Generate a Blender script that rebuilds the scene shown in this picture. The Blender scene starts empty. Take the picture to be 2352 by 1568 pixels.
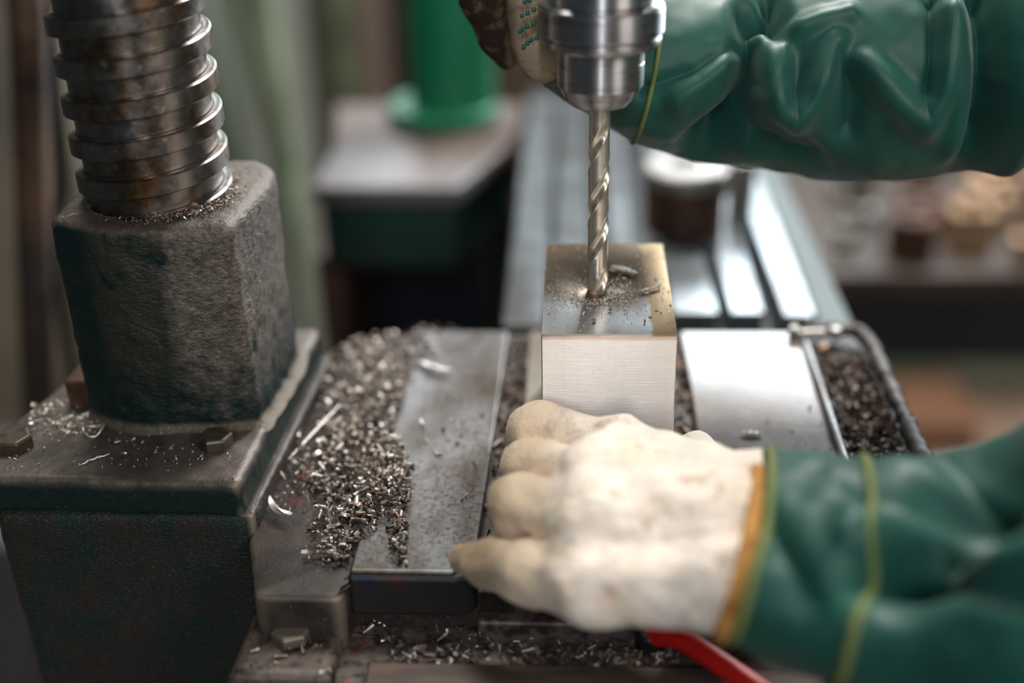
import bpy, bmesh, math, random
import numpy as np
from mathutils import Vector, Matrix, Euler

scn = bpy.context.scene
COL = scn.collection
rng = np.random.default_rng(7)
random.seed(7)


def lin(r, g, b):
    f = lambda c: (c / 255 / 12.92) if c <= 10.3 else ((c / 255 + .055) / 1.055) ** 2.4
    return (f(r), f(g), f(b), 1)


# ------------------------------------------------------------------ camera
cam_d = bpy.data.cameras.new('camera')
cam = bpy.data.objects.new('camera', cam_d)
COL.objects.link(cam)
RX = Vector((.9987, .0471, -.0206)); DN = Vector((.0038, -.4685, -.8834)); FW = Vector((-.0512, .8822, -.4681))
FW.normalize(); RX = (RX - RX.dot(FW) * FW).normalized(); UP = RX.cross(FW)
M = Matrix((RX, UP, -FW)).transposed().to_4x4()
M.translation = Vector((-.0152, -.428, .2987))
cam.matrix_world = M
cam_d.sensor_width = 36
cam_d.lens = 41.33
cam_d.clip_start = .02
cam_d.dof.use_dof = True
cam_d.dof.focus_distance = .496
cam_d.dof.aperture_fstop = 2.0
cam_d.dof.aperture_blades = 9
scn.camera = cam

# ------------------------------------------------------------------ world and lights
scn.view_settings.view_transform = 'Standard'
scn.view_settings.look = 'None'
scn.view_settings.exposure = 0.0
scn.view_settings.gamma = 1
scn.view_settings.use_curve_mapping = False
W = bpy.data.worlds.new('world'); scn.world = W
W.use_nodes = True
W.node_tree.nodes['Background'].inputs[0].default_value = (.34, .47, .52, 1)
W.node_tree.nodes['Background'].inputs[1].default_value = .085


def area(name, loc, target, sx, sy, power, col):
    d = bpy.data.lights.new(name, 'AREA'); d.shape = 'RECTANGLE'
    d.size = sx; d.size_y = sy; d.energy = power; d.color = col
    o = bpy.data.objects.new(name, d); COL.objects.link(o)
    o.location = loc
    o.rotation_euler = (Vector(target) - Vector(loc)).to_track_quat('-Z', 'Y').to_euler()
    return o


area('high_window_light', (.46, 1.42, 1.80), (0, 0, .05), 0.30, .30, 52, (1, .95, .915))
area('back_window_light', (.50, 1.57, .695), (.1, 0, 0), 2.0, .32, 40, (.84, .94, 1))
area('side_window_light', (1.15, -1.05, .95), (0, 0, .05), .7, .7, 13, (1, .93, .86))
area('front_window_light', (.012, -1.7, 1.15), (.012, 0, .05), 0.06, 1.3, 14, (.92, .96, 1))
area('added_background_fill', (-.35, 1.0, 2.1), (-.2, 1.2, 0), 1.2, .5, 44, (1, .98, .9))  # added fill light, brightens the back wall, floor and bench

# ------------------------------------------------------------------ materials
_mats = {}


def mat(name, base, layers=(), metal=0., rough=.5, rlayer=None, bumps=(), coat=0., sheen=0., aniso=0., emit=None, spec=.5):
    """layers: (colour, noise scale, low, high, stretch); bumps: (scale, stretch, strength, distance)"""
    if name in _mats:
        return _mats[name]
    m = bpy.data.materials.new(name); m.use_nodes = True
    nt = m.node_tree; N = nt.nodes; L = nt.links
    b = N['Principled BSDF']
    b.inputs['Metallic'].default_value = metal
    b.inputs['Roughness'].default_value = rough
    b.inputs['Coat Weight'].default_value = coat
    b.inputs['Coat Roughness'].default_value = .05
    b.inputs['Sheen Weight'].default_value = sheen
    b.inputs['Anisotropic'].default_value = aniso
    b.inputs['Anisotropic Rotation'].default_value = .25 if aniso else 0
    b.inputs['Specular IOR Level'].default_value = spec
    tc = N.new('ShaderNodeTexCoord')

    def noise(scale, stretch, detail=4):
        mp = N.new('ShaderNodeMapping'); mp.inputs['Scale'].default_value = stretch
        L.new(tc.outputs['Object'], mp.inputs['Vector'])
        n = N.new('ShaderNodeTexNoise'); n.inputs['Scale'].default_value = scale
        n.inputs['Detail'].default_value = detail; n.inputs['Roughness'].default_value = .6
        L.new(mp.outputs[0], n.inputs['Vector'])
        return n.outputs['Fac']

    def ramp(sock, lo, hi):
        r = N.new('ShaderNodeMapRange'); r.clamp = True
        r.inputs['From Min'].default_value = lo; r.inputs['From Max'].default_value = hi
        L.new(sock, r.inputs['Value'])
        return r.outputs['Result']
    cur = None
    b.inputs['Base Color'].default_value = base
    for (c, sc, lo, hi, st) in layers:
        if isinstance(sc, tuple):                    # a stain or painted shade around one point of the object
            vd = N.new('ShaderNodeVectorMath'); vd.operation = 'DISTANCE'
            L.new(tc.outputs['Object'], vd.inputs[0]); vd.inputs[1].default_value = sc
            ma = N.new('ShaderNodeMath'); ma.operation = 'MULTIPLY_ADD'
            L.new(noise(1.2 / max(lo, 1e-4), (1, 1, 1)), ma.inputs[0]); ma.inputs[1].default_value = st; L.new(vd.outputs['Value'], ma.inputs[2])
            fac = ramp(ma.outputs[0], lo, hi)
        elif sc == 'edge':                           # bare metal on worn edges
            ge = N.new('ShaderNodeNewGeometry')
            fac = ramp(ge.outputs['Pointiness'], lo, hi)
        elif isinstance(sc, str):                      # a gradient mask along one object axis, 'x', 'y' or 'z', roughened by noise
            sp = N.new('ShaderNodeSeparateXYZ'); L.new(tc.outputs['Object'], sp.inputs[0])
            ns = noise(140, (1, 1, 1))
            ma = N.new('ShaderNodeMath'); ma.operation = 'MULTIPLY_ADD'
            L.new(ns, ma.inputs[0]); ma.inputs[1].default_value = st; ma.inputs[2].default_value = -st / 2
            ad = N.new('ShaderNodeMath'); ad.operation = 'ADD'
            L.new(sp.outputs['xyz'.index(sc)], ad.inputs[0]); L.new(ma.outputs[0], ad.inputs[1])
            fac = ramp(ad.outputs[0], lo, hi)
        else:
            fac = ramp(noise(sc, st), lo, hi)
        mx = N.new('ShaderNodeMix'); mx.data_type = 'RGBA'
        L.new(fac, mx.inputs['Factor'])
        if cur is None:
            mx.inputs['A'].default_value = base
        else:
            L.new(cur, mx.inputs['A'])
        mx.inputs['B'].default_value = c
        cur = mx.outputs['Result']
    if cur is not None:
        L.new(cur, b.inputs['Base Color'])
    if rlayer:
        sc, lo, hi, r0, r1, st = rlayer
        f = ramp(noise(sc, st), lo, hi)
        mr = N.new('ShaderNodeMapRange')
        mr.inputs['To Min'].default_value = r0; mr.inputs['To Max'].default_value = r1
        L.new(f, mr.inputs['Value']); L.new(mr.outputs['Result'], b.inputs['Roughness'])
    prev = None
    for (sc, st, strength, dist) in bumps:
        bp = N.new('ShaderNodeBump')
        bp.inputs['Strength'].default_value = strength; bp.inputs['Distance'].default_value = dist
        L.new(noise(sc, st, 3), bp.inputs['Height'])
        if prev is not None:
            L.new(prev, bp.inputs['Normal'])
        prev = bp.outputs['Normal']
    if prev is not None:
        L.new(prev, b.inputs['Normal'])
        if coat: L.new(prev, b.inputs['Coat Normal'])
    _mats[name] = m
    return m


I3 = (1, 1, 1)
cast_iron = mat('worn_cast_iron', lin(68, 60, 56),
                [(lin(48, 42, 39), 60, .35, .65, I3), (lin(120, 110, 102), 900, .62, .72, I3), (lin(96, 48, 28), 45, .66, .74, I3), (lin(82, 38, 26), (-.1385, -.006, -.006), .014, .007, .016), (lin(82, 38, 26), (-.1375, -.028, -.006), .012, .006, .014), (lin(150, 138, 118), 'edge', .53, .60, 0)],
                metal=.45, rough=.5, bumps=[(700, I3, .25, .0006), (2500, I3, .2, .0003)])
housing_iron = mat('scraped_painted_iron', lin(118, 108, 100),
                   [(lin(84, 76, 68), 330, .42, .62, (1, 1, 1.6)),
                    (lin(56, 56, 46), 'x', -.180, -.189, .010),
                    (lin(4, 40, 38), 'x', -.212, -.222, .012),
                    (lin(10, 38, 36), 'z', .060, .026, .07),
                    (lin(8, 36, 34), 60, .58, .70, I3),
                    (lin(92, 82, 68), 'z', .0245, .0220, .003),
                    (lin(84, 74, 66), 'z', .1145, .1160, .001),
                    (lin(168, 156, 144), 'edge', .535, .60, 0),
                    (lin(80, 92, 46), 420, .72, .77, I3), (lin(150, 142, 134), 1500, .68, .76, I3)],
                   metal=.4, rough=.48, bumps=[(320, (1, 1, 2), .6, .0014), (1100, I3, .5, .0008)])
pedestal_iron = mat('green_black_painted_iron', lin(40, 37, 34),
                    [(lin(8, 40, 38), 30, .42, .6, I3), (lin(70, 64, 58), 420, .6, .72, (1, 1, 2.5)), (lin(60, 96, 40), 160, .74, .77, I3),
                     (lin(150, 140, 130), 1700, .62, .72, (1, 1, 1.6))],
                    metal=.3, rough=.48, bumps=[(500, (1, 1, 2), .6, .0014), (1500, I3, .5, .0008)])
flange_iron = mat('brown_oily_flange_iron', lin(94, 84, 77),
                  [(lin(66, 58, 54), 70, .4, .65, I3), (lin(26, 46, 42), 'z', .0182, .0150, .004), (lin(70, 64, 56), 300, .6, .7, (1, 1, 2)), (lin(60, 100, 40), 190, .745, .77, I3), (lin(140, 130, 122), 1500, .66, .75, I3), (lin(160, 146, 130), 'edge', .53, .60, 0)],
                  metal=.4, rough=.46, bumps=[(500, I3, .3, .0008), (1500, I3, .25, .0004)])
screw_steel = mat('oiled_thread_steel', lin(146, 140, 136),
                  [(lin(118, 90, 60), 38, .42, .64, I3), (lin(186, 178, 168), 150, .62, .74, I3), (lin(76, 66, 58), 260, .66, .76, I3)],
                  metal=1, rough=.34, rlayer=(200, .35, .65, .28, .42, I3), aniso=.6, bumps=[(900, I3, .08, .0003)])
plate_steel = mat('oily_ground_steel', lin(116, 114, 114),
                  [(lin(76, 65, 56), 40, .4, .65, (1, .5, 1)), (lin(66, 56, 48), 300, .58, .7, I3), (lin(170, 160, 138), 'edge', .55, .62, 0)],
                  metal=.75, rough=.36, coat=.15, rlayer=(420, .35, .65, .28, .46, I3), bumps=[(500, I3, .1, .0004), (1800, I3, .08, .0002)])
wet_plate = mat('oil_wet_steel', lin(100, 86, 76),
                [(lin(80, 62, 48), 60, .35, .55, I3), (lin(60, 50, 40), 700, .6, .7, I3)],
                metal=.15, rough=.55, coat=.75, bumps=[(420, I3, .10, .0003), (1400, I3, .06, .0002)])
dark_slot = mat('dark_oily_slot', lin(34, 28, 25), [(lin(60, 40, 28), 160, .5, .7, I3)], metal=.2, rough=.45, bumps=[(900, I3, .3, .0005)])
front_edge = mat('dark_blue_rusty_edge', lin(44, 42, 44),
                 [(lin(24, 40, 60), 90, .52, .66, I3), (lin(74, 34, 26), 70, .60, .7, I3), (lin(150, 138, 116), 'edge', .56, .64, 0)], metal=.3, rough=.5, bumps=[(600, I3, .3, .0006)])
rust_iron = mat('rusty_ledge_iron', lin(104, 92, 86),
                [(lin(112, 50, 34), 55, .58, .68, I3), (lin(52, 44, 42), 130, .45, .62, I3)], metal=.4, rough=.5, bumps=[(600, I3, .3, .0007)])
block_top = mat('ground_block_steel', lin(186, 184, 182), [(lin(116, 94, 70), (-.002, .066, .075), .050, .038, .010), (lin(150, 122, 84), 'x', .017, .0185, .003)], metal=1, rough=.27,  # brown patch round the hole: shade and dark reflection painted into the colour
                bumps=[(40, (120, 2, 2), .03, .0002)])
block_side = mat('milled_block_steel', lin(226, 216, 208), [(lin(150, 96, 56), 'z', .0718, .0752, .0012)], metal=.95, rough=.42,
                 aniso=.97, bumps=[(40, (1, 1, 55), .25, .0005)])
chuck_steel = mat('polished_chuck_steel', lin(205, 203, 206), [(lin(170, 160, 150), 60, .5, .7, (1, 1, 8))], metal=1, rough=.34, aniso=.94, bumps=[(60, (1, 1, 60), .06, .0002)])
bit_steel = mat('bright_drill_steel', lin(238, 226, 210), [(lin(200, 184, 164), 200, .5, .7, I3)], metal=.85, rough=.36, aniso=.6)
chip_steel = mat('bright_steel_chip', lin(190, 180, 172), [(lin(118, 106, 98), 300, .4, .6, I3)], metal=.8, rough=.38)
chip_dark = mat('oily_steel_chip', lin(156, 144, 134), [(lin(70, 56, 46), 180, .4, .62, I3), (lin(150, 96, 56), 90, .6, .7, I3)], metal=.75, rough=.4)
chip_rust = mat('brown_oily_chip', lin(110, 86, 70), [(lin(50, 38, 32), 180, .4, .6, I3), (lin(150, 84, 44), 120, .6, .7, I3)], metal=.7, rough=.32)
dust_mat = mat('bright_drilling_dust', lin(226, 214, 200), metal=.35, rough=.5)
silver = mat('bright_silver_curl', lin(232, 228, 222), metal=.6, rough=.35)
glove_cotton = mat('white_cotton_knit', lin(244, 230, 216),
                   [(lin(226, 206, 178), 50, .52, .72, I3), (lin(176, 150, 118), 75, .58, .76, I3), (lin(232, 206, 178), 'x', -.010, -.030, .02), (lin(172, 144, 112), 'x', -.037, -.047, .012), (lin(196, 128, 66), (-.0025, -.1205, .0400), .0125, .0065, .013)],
                   rough=.95, sheen=.25, spec=.1, bumps=[(900, (1, 1, 2.2), .35, .0008), (160, I3, .5, .003)])
glove_dirty = mat('soiled_cotton_knit', lin(170, 150, 124),
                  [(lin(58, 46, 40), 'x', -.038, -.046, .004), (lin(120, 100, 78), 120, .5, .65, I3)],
                  rough=.95, spec=.1, bumps=[(700, (2.5, 1, 1), .4, .0008), (150, I3, .3, .003)])
ochre = mat('ochre_knit_hem', lin(206, 150, 78), [(lin(160, 104, 50), 120, .4, .65, I3)], rough=.95, bumps=[(900, I3, .4, .0008)])
green_dot = mat('green_rubber_dot', lin(8, 92, 82), rough=.5)
jacket = mat('green_work_cloth', lin(24, 82, 70), [(lin(19, 70, 62), 30, .4, .65, I3)], rough=.5, sheen=.1, spec=.4,
             bumps=[(1600, I3, .2, .0004)])
lining = mat('dark_jacket_lining', lin(14, 40, 40), rough=.8)
piping = mat('olive_piping', lin(106, 118, 64), rough=.7, bumps=[(900, I3, .2, .0004)])
red_paint = mat('red_paint', lin(190, 26, 20), rough=.4)
green_paint = mat('emerald_machine_paint', lin(0, 112, 72), [(lin(26, 124, 86), 12, .45, .65, I3)], rough=.4)
dark_green = mat('dark_green_machine_paint', lin(22, 62, 56), [(lin(40, 62, 58), 14, .4, .65, I3)], rough=.45)
grey_top = mat('grey_worn_machine_top', lin(118, 113, 114), [(lin(92, 76, 68), 9, .5, .65, I3), (lin(84, 68, 60), 'y', .575, .605, .03)], metal=.2, rough=.5)
bed_steel = mat('ground_bed_steel', lin(140, 148, 152), [(lin(116, 116, 116), 30, .4, .6, I3)], metal=.85, rough=.3)
bed_dark = mat('dark_bed_iron', lin(30, 34, 36), metal=.3, rough=.5)
bed_edge = mat('grey_green_bed_side', lin(72, 84, 82), metal=.1, rough=.6)
rust_brown = mat('rusty_brown_steel', lin(96, 62, 42), [(lin(60, 42, 34), 40, .4, .6, I3)], metal=.3, rough=.5)
wall_paint = mat('pale_green_wall_paint', lin(134, 142, 124), [(lin(150, 150, 130), 5, .45, .6, (3, 3, .3)), (lin(100, 92, 80), 4, .55, .7, (4, 4, .3))], rough=.7)
beige = mat('beige_panel_paint', lin(150, 140, 122), [(lin(120, 116, 106), 4, .4, .6, I3)], rough=.7)
pale_green = mat('pale_green_post_paint', lin(150, 164, 132), [(lin(118, 122, 100), 8, .45, .65, I3)], rough=.5)
pale_grey = mat('pale_grey_paint', lin(176, 182, 172), rough=.5)
olive = mat('olive_cabinet_paint', lin(84, 84, 64), rough=.6)
brown_cab = mat('brown_cabinet_paint', lin(136, 118, 106), rough=.6)
dark_brown = mat('dark_brown_paint', lin(46, 36, 32), rough=.6)
hose_mat = mat('brown_black_hose', lin(52, 40, 34), [(lin(100, 74, 54), 12, .5, .65, I3)], metal=.3, rough=.5)
floor_mat = mat('worn_brown_floor', lin(140, 112, 94), [(lin(108, 86, 72), 4, .4, .6, I3)], rough=.6)
navy = mat('navy_bench_paint', lin(14, 26, 38), rough=.5)
bench_wood = mat('oily_bench_board', lin(66, 55, 48), [(lin(52, 42, 36), 12, .4, .6, (1, 6, 1))], rough=.5)
part_grey = mat('grey_machined_part', lin(150, 144, 138), metal=.6, rough=.35)
part_dark = mat('dark_machined_part', lin(52, 50, 50), metal=.5, rough=.4)
part_tan = mat('tan_machined_part', lin(170, 140, 112), metal=.5, rough=.4)
orange_wood = mat('orange_wood_box', lin(128, 88, 62), [(lin(104, 72, 52), 20, .4, .6, (1, 8, 1))], rough=.6)


# ------------------------------------------------------------------ object helpers
def tag(o, label=None, cat=None, group=None, kind=None):
    if label: o['label'] = label
    if cat: o['category'] = cat
    if group: o['group'] = group
    if kind: o['kind'] = kind
    return o


def empty(name, loc, label, cat, group=None):
    o = bpy.data.objects.new(name, None); COL.objects.link(o)
    o.location = loc; o.empty_display_size = .01
    return tag(o, label, cat, group)


def link(name, me, m, parent=None, smooth=False, auto=None):
    o = bpy.data.objects.new(name, me); COL.objects.link(o)
    if m is not None and not me.materials:
        me.materials.append(m)
    if smooth:
        me.polygons.foreach_set('use_smooth', [True] * len(me.polygons))
    if auto is not None:
        me.polygons.foreach_set('use_smooth', [True] * len(me.polygons))
        me.set_sharp_from_angle(angle=math.radians(auto))
    if parent is not None:
        o.parent = parent
        pm = Matrix.Translation(parent.location) if parent.type == 'EMPTY' else Matrix()
        o.matrix_parent_inverse = pm.inverted()
    return o


def pymesh(name, v, f):
    me = bpy.data.meshes.new(name)
    me.from_pydata([tuple(map(float, p)) for p in v], [], [tuple(map(int, q)) for q in f])
    me.validate(); me.update()
    return me


def bm_mesh(name, bm):
    bmesh.ops.recalc_face_normals(bm, faces=bm.faces)
    me = bpy.data.meshes.new(name); bm.to_mesh(me); bm.free()
    return me


def box_bm(x0, x1, y0, y1, z0, z1, bev=0, seg=2, bm=None):
    b2 = bmesh.new()
    bmesh.ops.create_cube(b2, size=1, matrix=Matrix.Translation(((x0 + x1) / 2, (y0 + y1) / 2, (z0 + z1) / 2)) @ Matrix.Diagonal((x1 - x0, y1 - y0, z1 - z0, 1)))
    if bev:
        bmesh.ops.bevel(b2, geom=list(b2.edges), offset=bev, segments=seg, profile=.5, affect='EDGES')
    if bm is None:
        return b2
    me = bpy.data.meshes.new('t'); b2.to_mesh(me); b2.free(); bm.from_mesh(me); bpy.data.meshes.remove(me)
    return bm


def weighted(o):
    o.modifiers.new('weighted_normal', 'WEIGHTED_NORMAL')
    return o


def box(name, x0, x1, y0, y1, z0, z1, m, parent=None, bev=0, seg=2):
    o = link(name, bm_mesh(name, box_bm(x0, x1, y0, y1, z0, z1, bev, seg)), m, parent, auto=50 if bev else None)
    return weighted(o) if bev else o


def prism(name, poly, z0, z1, m, parent=None, bev=0, seg=2):
    bm = bmesh.new()
    vs = [bm.verts.new((x, y, z0)) for x, y in poly]
    f = bm.faces.new(vs)
    r = bmesh.ops.extrude_face_region(bm, geom=[f])
    for v in r['geom']:
        if isinstance(v, bmesh.types.BMVert): v.co.z = z1
    bmesh.ops.recalc_face_normals(bm, faces=bm.faces)
    if bev:
        bmesh.ops.bevel(bm, geom=list(bm.edges), offset=bev, segments=seg, profile=.5, affect='EDGES')
    return weighted(link(name, bm_mesh(name, bm), m, parent, auto=50))


def lathe(name, prof, c, m, parent=None, n=96, auto=35, axis=None):
    """prof: (radius, height) pairs, turned about z at c (or about the direction axis)"""
    v = []; f = []
    for r, z in prof:
        for i in range(n):
            a = 2 * math.pi * i / n
            v.append((r * math.cos(a), r * math.sin(a), z))
    k = len(prof)
    for j in range(k - 1):
        for i in range(n):
            f.append((j * n + i, j * n + (i + 1) % n, (j + 1) * n + (i + 1) % n, (j + 1) * n + i))
    f.append(tuple(range(n - 1, -1, -1))); f.append(tuple((k - 1) * n + i for i in range(n)))
    v = np.array(v)
    if axis is not None:
        q = np.array(Vector((0, 0, 1)).rotation_difference(Vector(axis)).to_matrix())
        v = v @ q.T
    v = v + np.array(c)
    return link(name, pymesh(name, v, f), m, parent, auto=auto)


def tube(name, pts, rad, m, parent=None, n=12, closed=False, mesh_only=False):
    pts = [Vector(p) for p in pts]; v = []; f = []
    k = len(pts)
    rads = rad if hasattr(rad, '__len__') else [rad] * k
    up = Vector((0, 0, 1))
    for i, p in enumerate(pts):
        a = pts[(i - 1) % k] if (closed or i) else p
        b = pts[(i + 1) % k] if (closed or i < k - 1) else p
        t = (b - a).normalized()
        s = t.cross(up)
        if s.length < 1e-3: s = t.cross(Vector((1, 0, 0)))
        s.normalize(); u = s.cross(t)
        for j in range(n):
            w = 2 * math.pi * j / n
            v.append(p + (s * math.cos(w) + u * math.sin(w)) * rads[i])
    for i in range(k if closed else k - 1):
        for j in range(n):
            f.append((i * n + j, i * n + (j + 1) % n, ((i + 1) % k) * n + (j + 1) % n, ((i + 1) % k) * n + j))
    if not closed:
        f.append(tuple(range(n - 1, -1, -1))); f.append(tuple((k - 1) * n + j for j in range(n)))
    me = pymesh(name, v, f)
    if mesh_only: return me
    return link(name, me, m, parent, auto=50)


def smooth_pts(ctrl, n):
    """Catmull-Rom through the control points (any dimension)"""
    c = np.array(ctrl, float); k = len(c)
    c = np.vstack([2 * c[0] - c[1], c, 2 * c[-1] - c[-2]])
    t = np.linspace(0, k - 1 - 1e-9, n); i = t.astype(int); u = (t - i)[:, None]
    p0, p1, p2, p3 = c[i], c[i + 1], c[i + 2], c[i + 3]
    return .5 * (2 * p1 + (p2 - p0) * u + (2 * p0 - 5 * p1 + 4 * p2 - p3) * u ** 2 + (3 * p1 - p0 - 3 * p2 + p3) * u ** 3)


def hexbolt(name, x, y, z, r, h, m, parent, rot=0.):
    bm = bmesh.new()
    prof = [(r, 0), (r, h * .82), (r * .86, h)]
    rings = []
    for k, (rr, zz) in enumerate(prof):
        n = 6
        rings.append([bm.verts.new((x + rr * math.cos(rot + i * math.pi / 3), y + rr * math.sin(rot + i * math.pi / 3), z + zz)) for i in range(n)])
    for k in range(2):
        for i in range(6):
            bm.faces.new((rings[k][i], rings[k][(i + 1) % 6], rings[k + 1][(i + 1) % 6], rings[k + 1][i]))
    bm.faces.new(rings[2]); bm.faces.new(rings[0][::-1])
    bmesh.ops.bevel(bm, geom=list(bm.edges), offset=r * .05, segments=2, profile=.5, affect='EDGES')
    return weighted(link(name, bm_mesh(name, bm), m, parent, auto=50))


# smooth value noise in numpy, for real unevenness of castings
def vnoise(p, freq, seed=0):
    r = np.random.default_rng(seed); T = r.random((32, 32, 32))
    q = p * freq + 1000.37; i = np.floor(q).astype(int); u = q - i; u = u * u * (3 - 2 * u); i %= 32; j = (i + 1) % 32
    g = lambda a, b, c: T[a, b, c]
    x0, y0, z0 = i.T; x1, y1, z1 = j.T; ux, uy, uz = u.T
    a = g(x0, y0, z0) * (1 - ux) + g(x1, y0, z0) * ux; b = g(x0, y1, z0) * (1 - ux) + g(x1, y1, z0) * ux
    c = g(x0, y0, z1) * (1 - ux) + g(x1, y0, z1) * ux; d = g(x0, y1, z1) * (1 - ux) + g(x1, y1, z1) * ux
    return ((a * (1 - uy) + b * uy) * (1 - uz) + (c * (1 - uy) + d * uy) * uz) * 2 - 1


def round_poly(poly, rads, ds):
    """outline of a polygon with each corner rounded by its own radius, resampled at about ds"""
    out = []; n = len(poly)
    for i in range(n):
        p = np.array(poly[i]); a = np.array(poly[i - 1]); b = np.array(poly[(i + 1) % n])
        u = (a - p) / np.linalg.norm(a - p); w = (b - p) / np.linalg.norm(b - p)
        t = min(rads[i], .45 * np.linalg.norm(a - p), .45 * np.linalg.norm(b - p))
        for s in np.linspace(0, 1, 9):
            out.append((1 - s) ** 2 * (p + u * t) + 2 * s * (1 - s) * p + s * s * (p + w * t))
    out = np.array(out); nxt = np.roll(out, -1, 0); seg = np.linalg.norm(nxt - out, axis=1)
    cum = np.concatenate([[0], np.cumsum(seg)]); tot = cum[-1]; k = int(tot / ds)
    s = np.linspace(0, tot, k, endpoint=False)
    x = np.interp(s, cum, np.append(out[:, 0], out[0, 0])); y = np.interp(s, cum, np.append(out[:, 1], out[0, 1]))
    return np.stack([x, y], 1)


def casting(name, poly, rads, rows, m, parent, ds=.0016, rough=((60, .0007), (220, .00035)), hole=None):
    """lofted casting: rows = (z, inset); uneven by real displacement; the top is closed towards its centre (or a round hole)"""
    o = round_poly(poly, rads, ds); k = len(o)
    tan = np.roll(o, -1, 0) - np.roll(o, 1, 0); tan /= np.linalg.norm(tan, axis=1)[:, None]
    area2 = np.sum(o[:, 0] * np.roll(o[:, 1], -1) - np.roll(o[:, 0], -1) * o[:, 1])
    nrm = np.stack([tan[:, 1], -tan[:, 0]], 1) * (1 if area2 > 0 else -1)
    V = []
    for z, ins in rows:
        q = o - nrm * ins; V.append(np.column_stack([q, np.full(k, z)]))
    zt, it = rows[-1]
    base = o - nrm * it
    c = np.array(hole[:2]) if hole else base.mean(0)
    for s in (.25, .5, .75, 1.):
        if hole:
            d = base - c; tgt = c + d / np.linalg.norm(d, axis=1)[:, None] * hole[2]
        else:
            tgt = np.repeat(c[None], k, 0) + (base - c) * .02
        V.append(np.column_stack([base + (tgt - base) * s, np.full(k, zt)]))
    if hole:
        V.append(np.column_stack([tgt, np.full(k, zt - .02)]))
    P = np.vstack(V); R = len(V)
    n3 = np.tile(np.column_stack([nrm, np.zeros(k)]), (R, 1))
    n3[len(rows) * k - k:, 2] = .7
    d = sum(a * vnoise(P, fq, sd) for sd, (fq, a) in enumerate(rough))
    P = P + n3 * d[:, None]
    i = np.arange(k); f = []
    for r in range(R - 1):
        f += list(zip(r * k + i, r * k + (i + 1) % k, (r + 1) * k + (i + 1) % k, (r + 1) * k + i))
    if area2 < 0: f = [q[::-1] for q in f]
    return link(name, pymesh(name, P, f), m, parent, smooth=True)


# ------------------------------------------------------------------ signed distance modelling (gloves)
def capsule(P, a, b, ra, rb):
    a = np.array(a); b = np.array(b); ab = b - a
    t = np.clip(((P - a) @ ab) / (ab @ ab), 0, 1)
    return np.linalg.norm(P - a - t[..., None] * ab, axis=-1) - (ra + (rb - ra) * t)


def smin(a, b, k):
    h = np.clip(.5 + .5 * (b - a) / k, 0, 1)
    return b + (a - b) * h - k * h * (1 - h)


def surface_nets(fn, lo, hi, res):
    lo = np.array(lo); n = np.ceil((np.array(hi) - lo) / res).astype(int) + 1
    ax = [lo[i] + res * np.arange(n[i]) for i in range(3)]
    G = np.stack(np.meshgrid(*ax, indexing='ij'), -1)
    F = fn(G); ins = F < 0
    c = np.zeros(n - 1, int); acc = np.zeros(tuple(n - 1) + (3,)); cnt = np.zeros(n - 1)
    offs = [(a, b, d) for a in (0, 1) for b in (0, 1) for d in (0, 1)]
    sl = lambda A, o: A[o[0]:A.shape[0] - 1 + o[0], o[1]:A.shape[1] - 1 + o[1], o[2]:A.shape[2] - 1 + o[2]]
    for o in offs:
        for d in range(3):
            if o[d]: continue
            o2 = list(o); o2[d] = 1
            fa, fb = sl(F, o), sl(F, o2); x = (fa < 0) != (fb < 0)
            t = np.where(x, fa / np.where(fa == fb, 1, fa - fb), 0)
            p = np.broadcast_to(np.array(o, float), acc.shape).copy(); p[..., d] += t
            acc += np.where(x[..., None], p, 0); cnt += x
    act = cnt > 0; idx = -np.ones(n - 1, int); idx[act] = np.arange(act.sum())
    cell = np.argwhere(act)
    V = lo + res * (cell + acc[act] / cnt[act][:, None])
    faces = []
    for d in range(3):
        u, w = [(1, 2), (2, 0), (0, 1)][d]
        A = [slice(None)] * 3; B = [slice(None)] * 3; A[d] = slice(0, -1); B[d] = slice(1, None)
        x = ins[tuple(A)] != ins[tuple(B)]
        e = np.argwhere(x); e = e[(e[:, u] > 0) & (e[:, w] > 0) & (e[:, u] < n[u] - 1) & (e[:, w] < n[w] - 1)]
        s = ins[tuple(A)][tuple(e.T)]
        q = []
        for du, dw in ((-1, -1), (0, -1), (0, 0), (-1, 0)):
            ee = e.copy(); ee[:, u] += du; ee[:, w] += dw; q.append(idx[tuple(ee.T)])
        q = np.stack(q, 1)
        faces.append(np.where(s[:, None], q, q[:, ::-1]))
    return V, np.vstack(faces)


def polyline_d(p, line):
    line = np.array(line); best = np.full(p.shape[:-1], 1e9)
    for a, b in zip(line[:-1], line[1:]):
        ab = b - a; t = np.clip(((p - a) @ ab) / (ab @ ab), 0, 1)
        best = np.minimum(best, np.linalg.norm(p - a - t[..., None] * ab, axis=-1))
    return best


# ================================================================== THE SETTING
tag(box('floor', -2.2, 2.2, -.6, 1.7, -.95, -.9, floor_mat), kind='structure')
tag(box('wall_back', -2.2, 2.2, 1.62, 1.68, -.9, .35, wall_paint), kind='structure')

# ================================================================== MACHINE TABLE
T = empty('machine_table', (0, .04, -.03), 'oily drill press table with machined plates, chip filled slots and a rusty front ledge', 'machine table')
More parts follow.
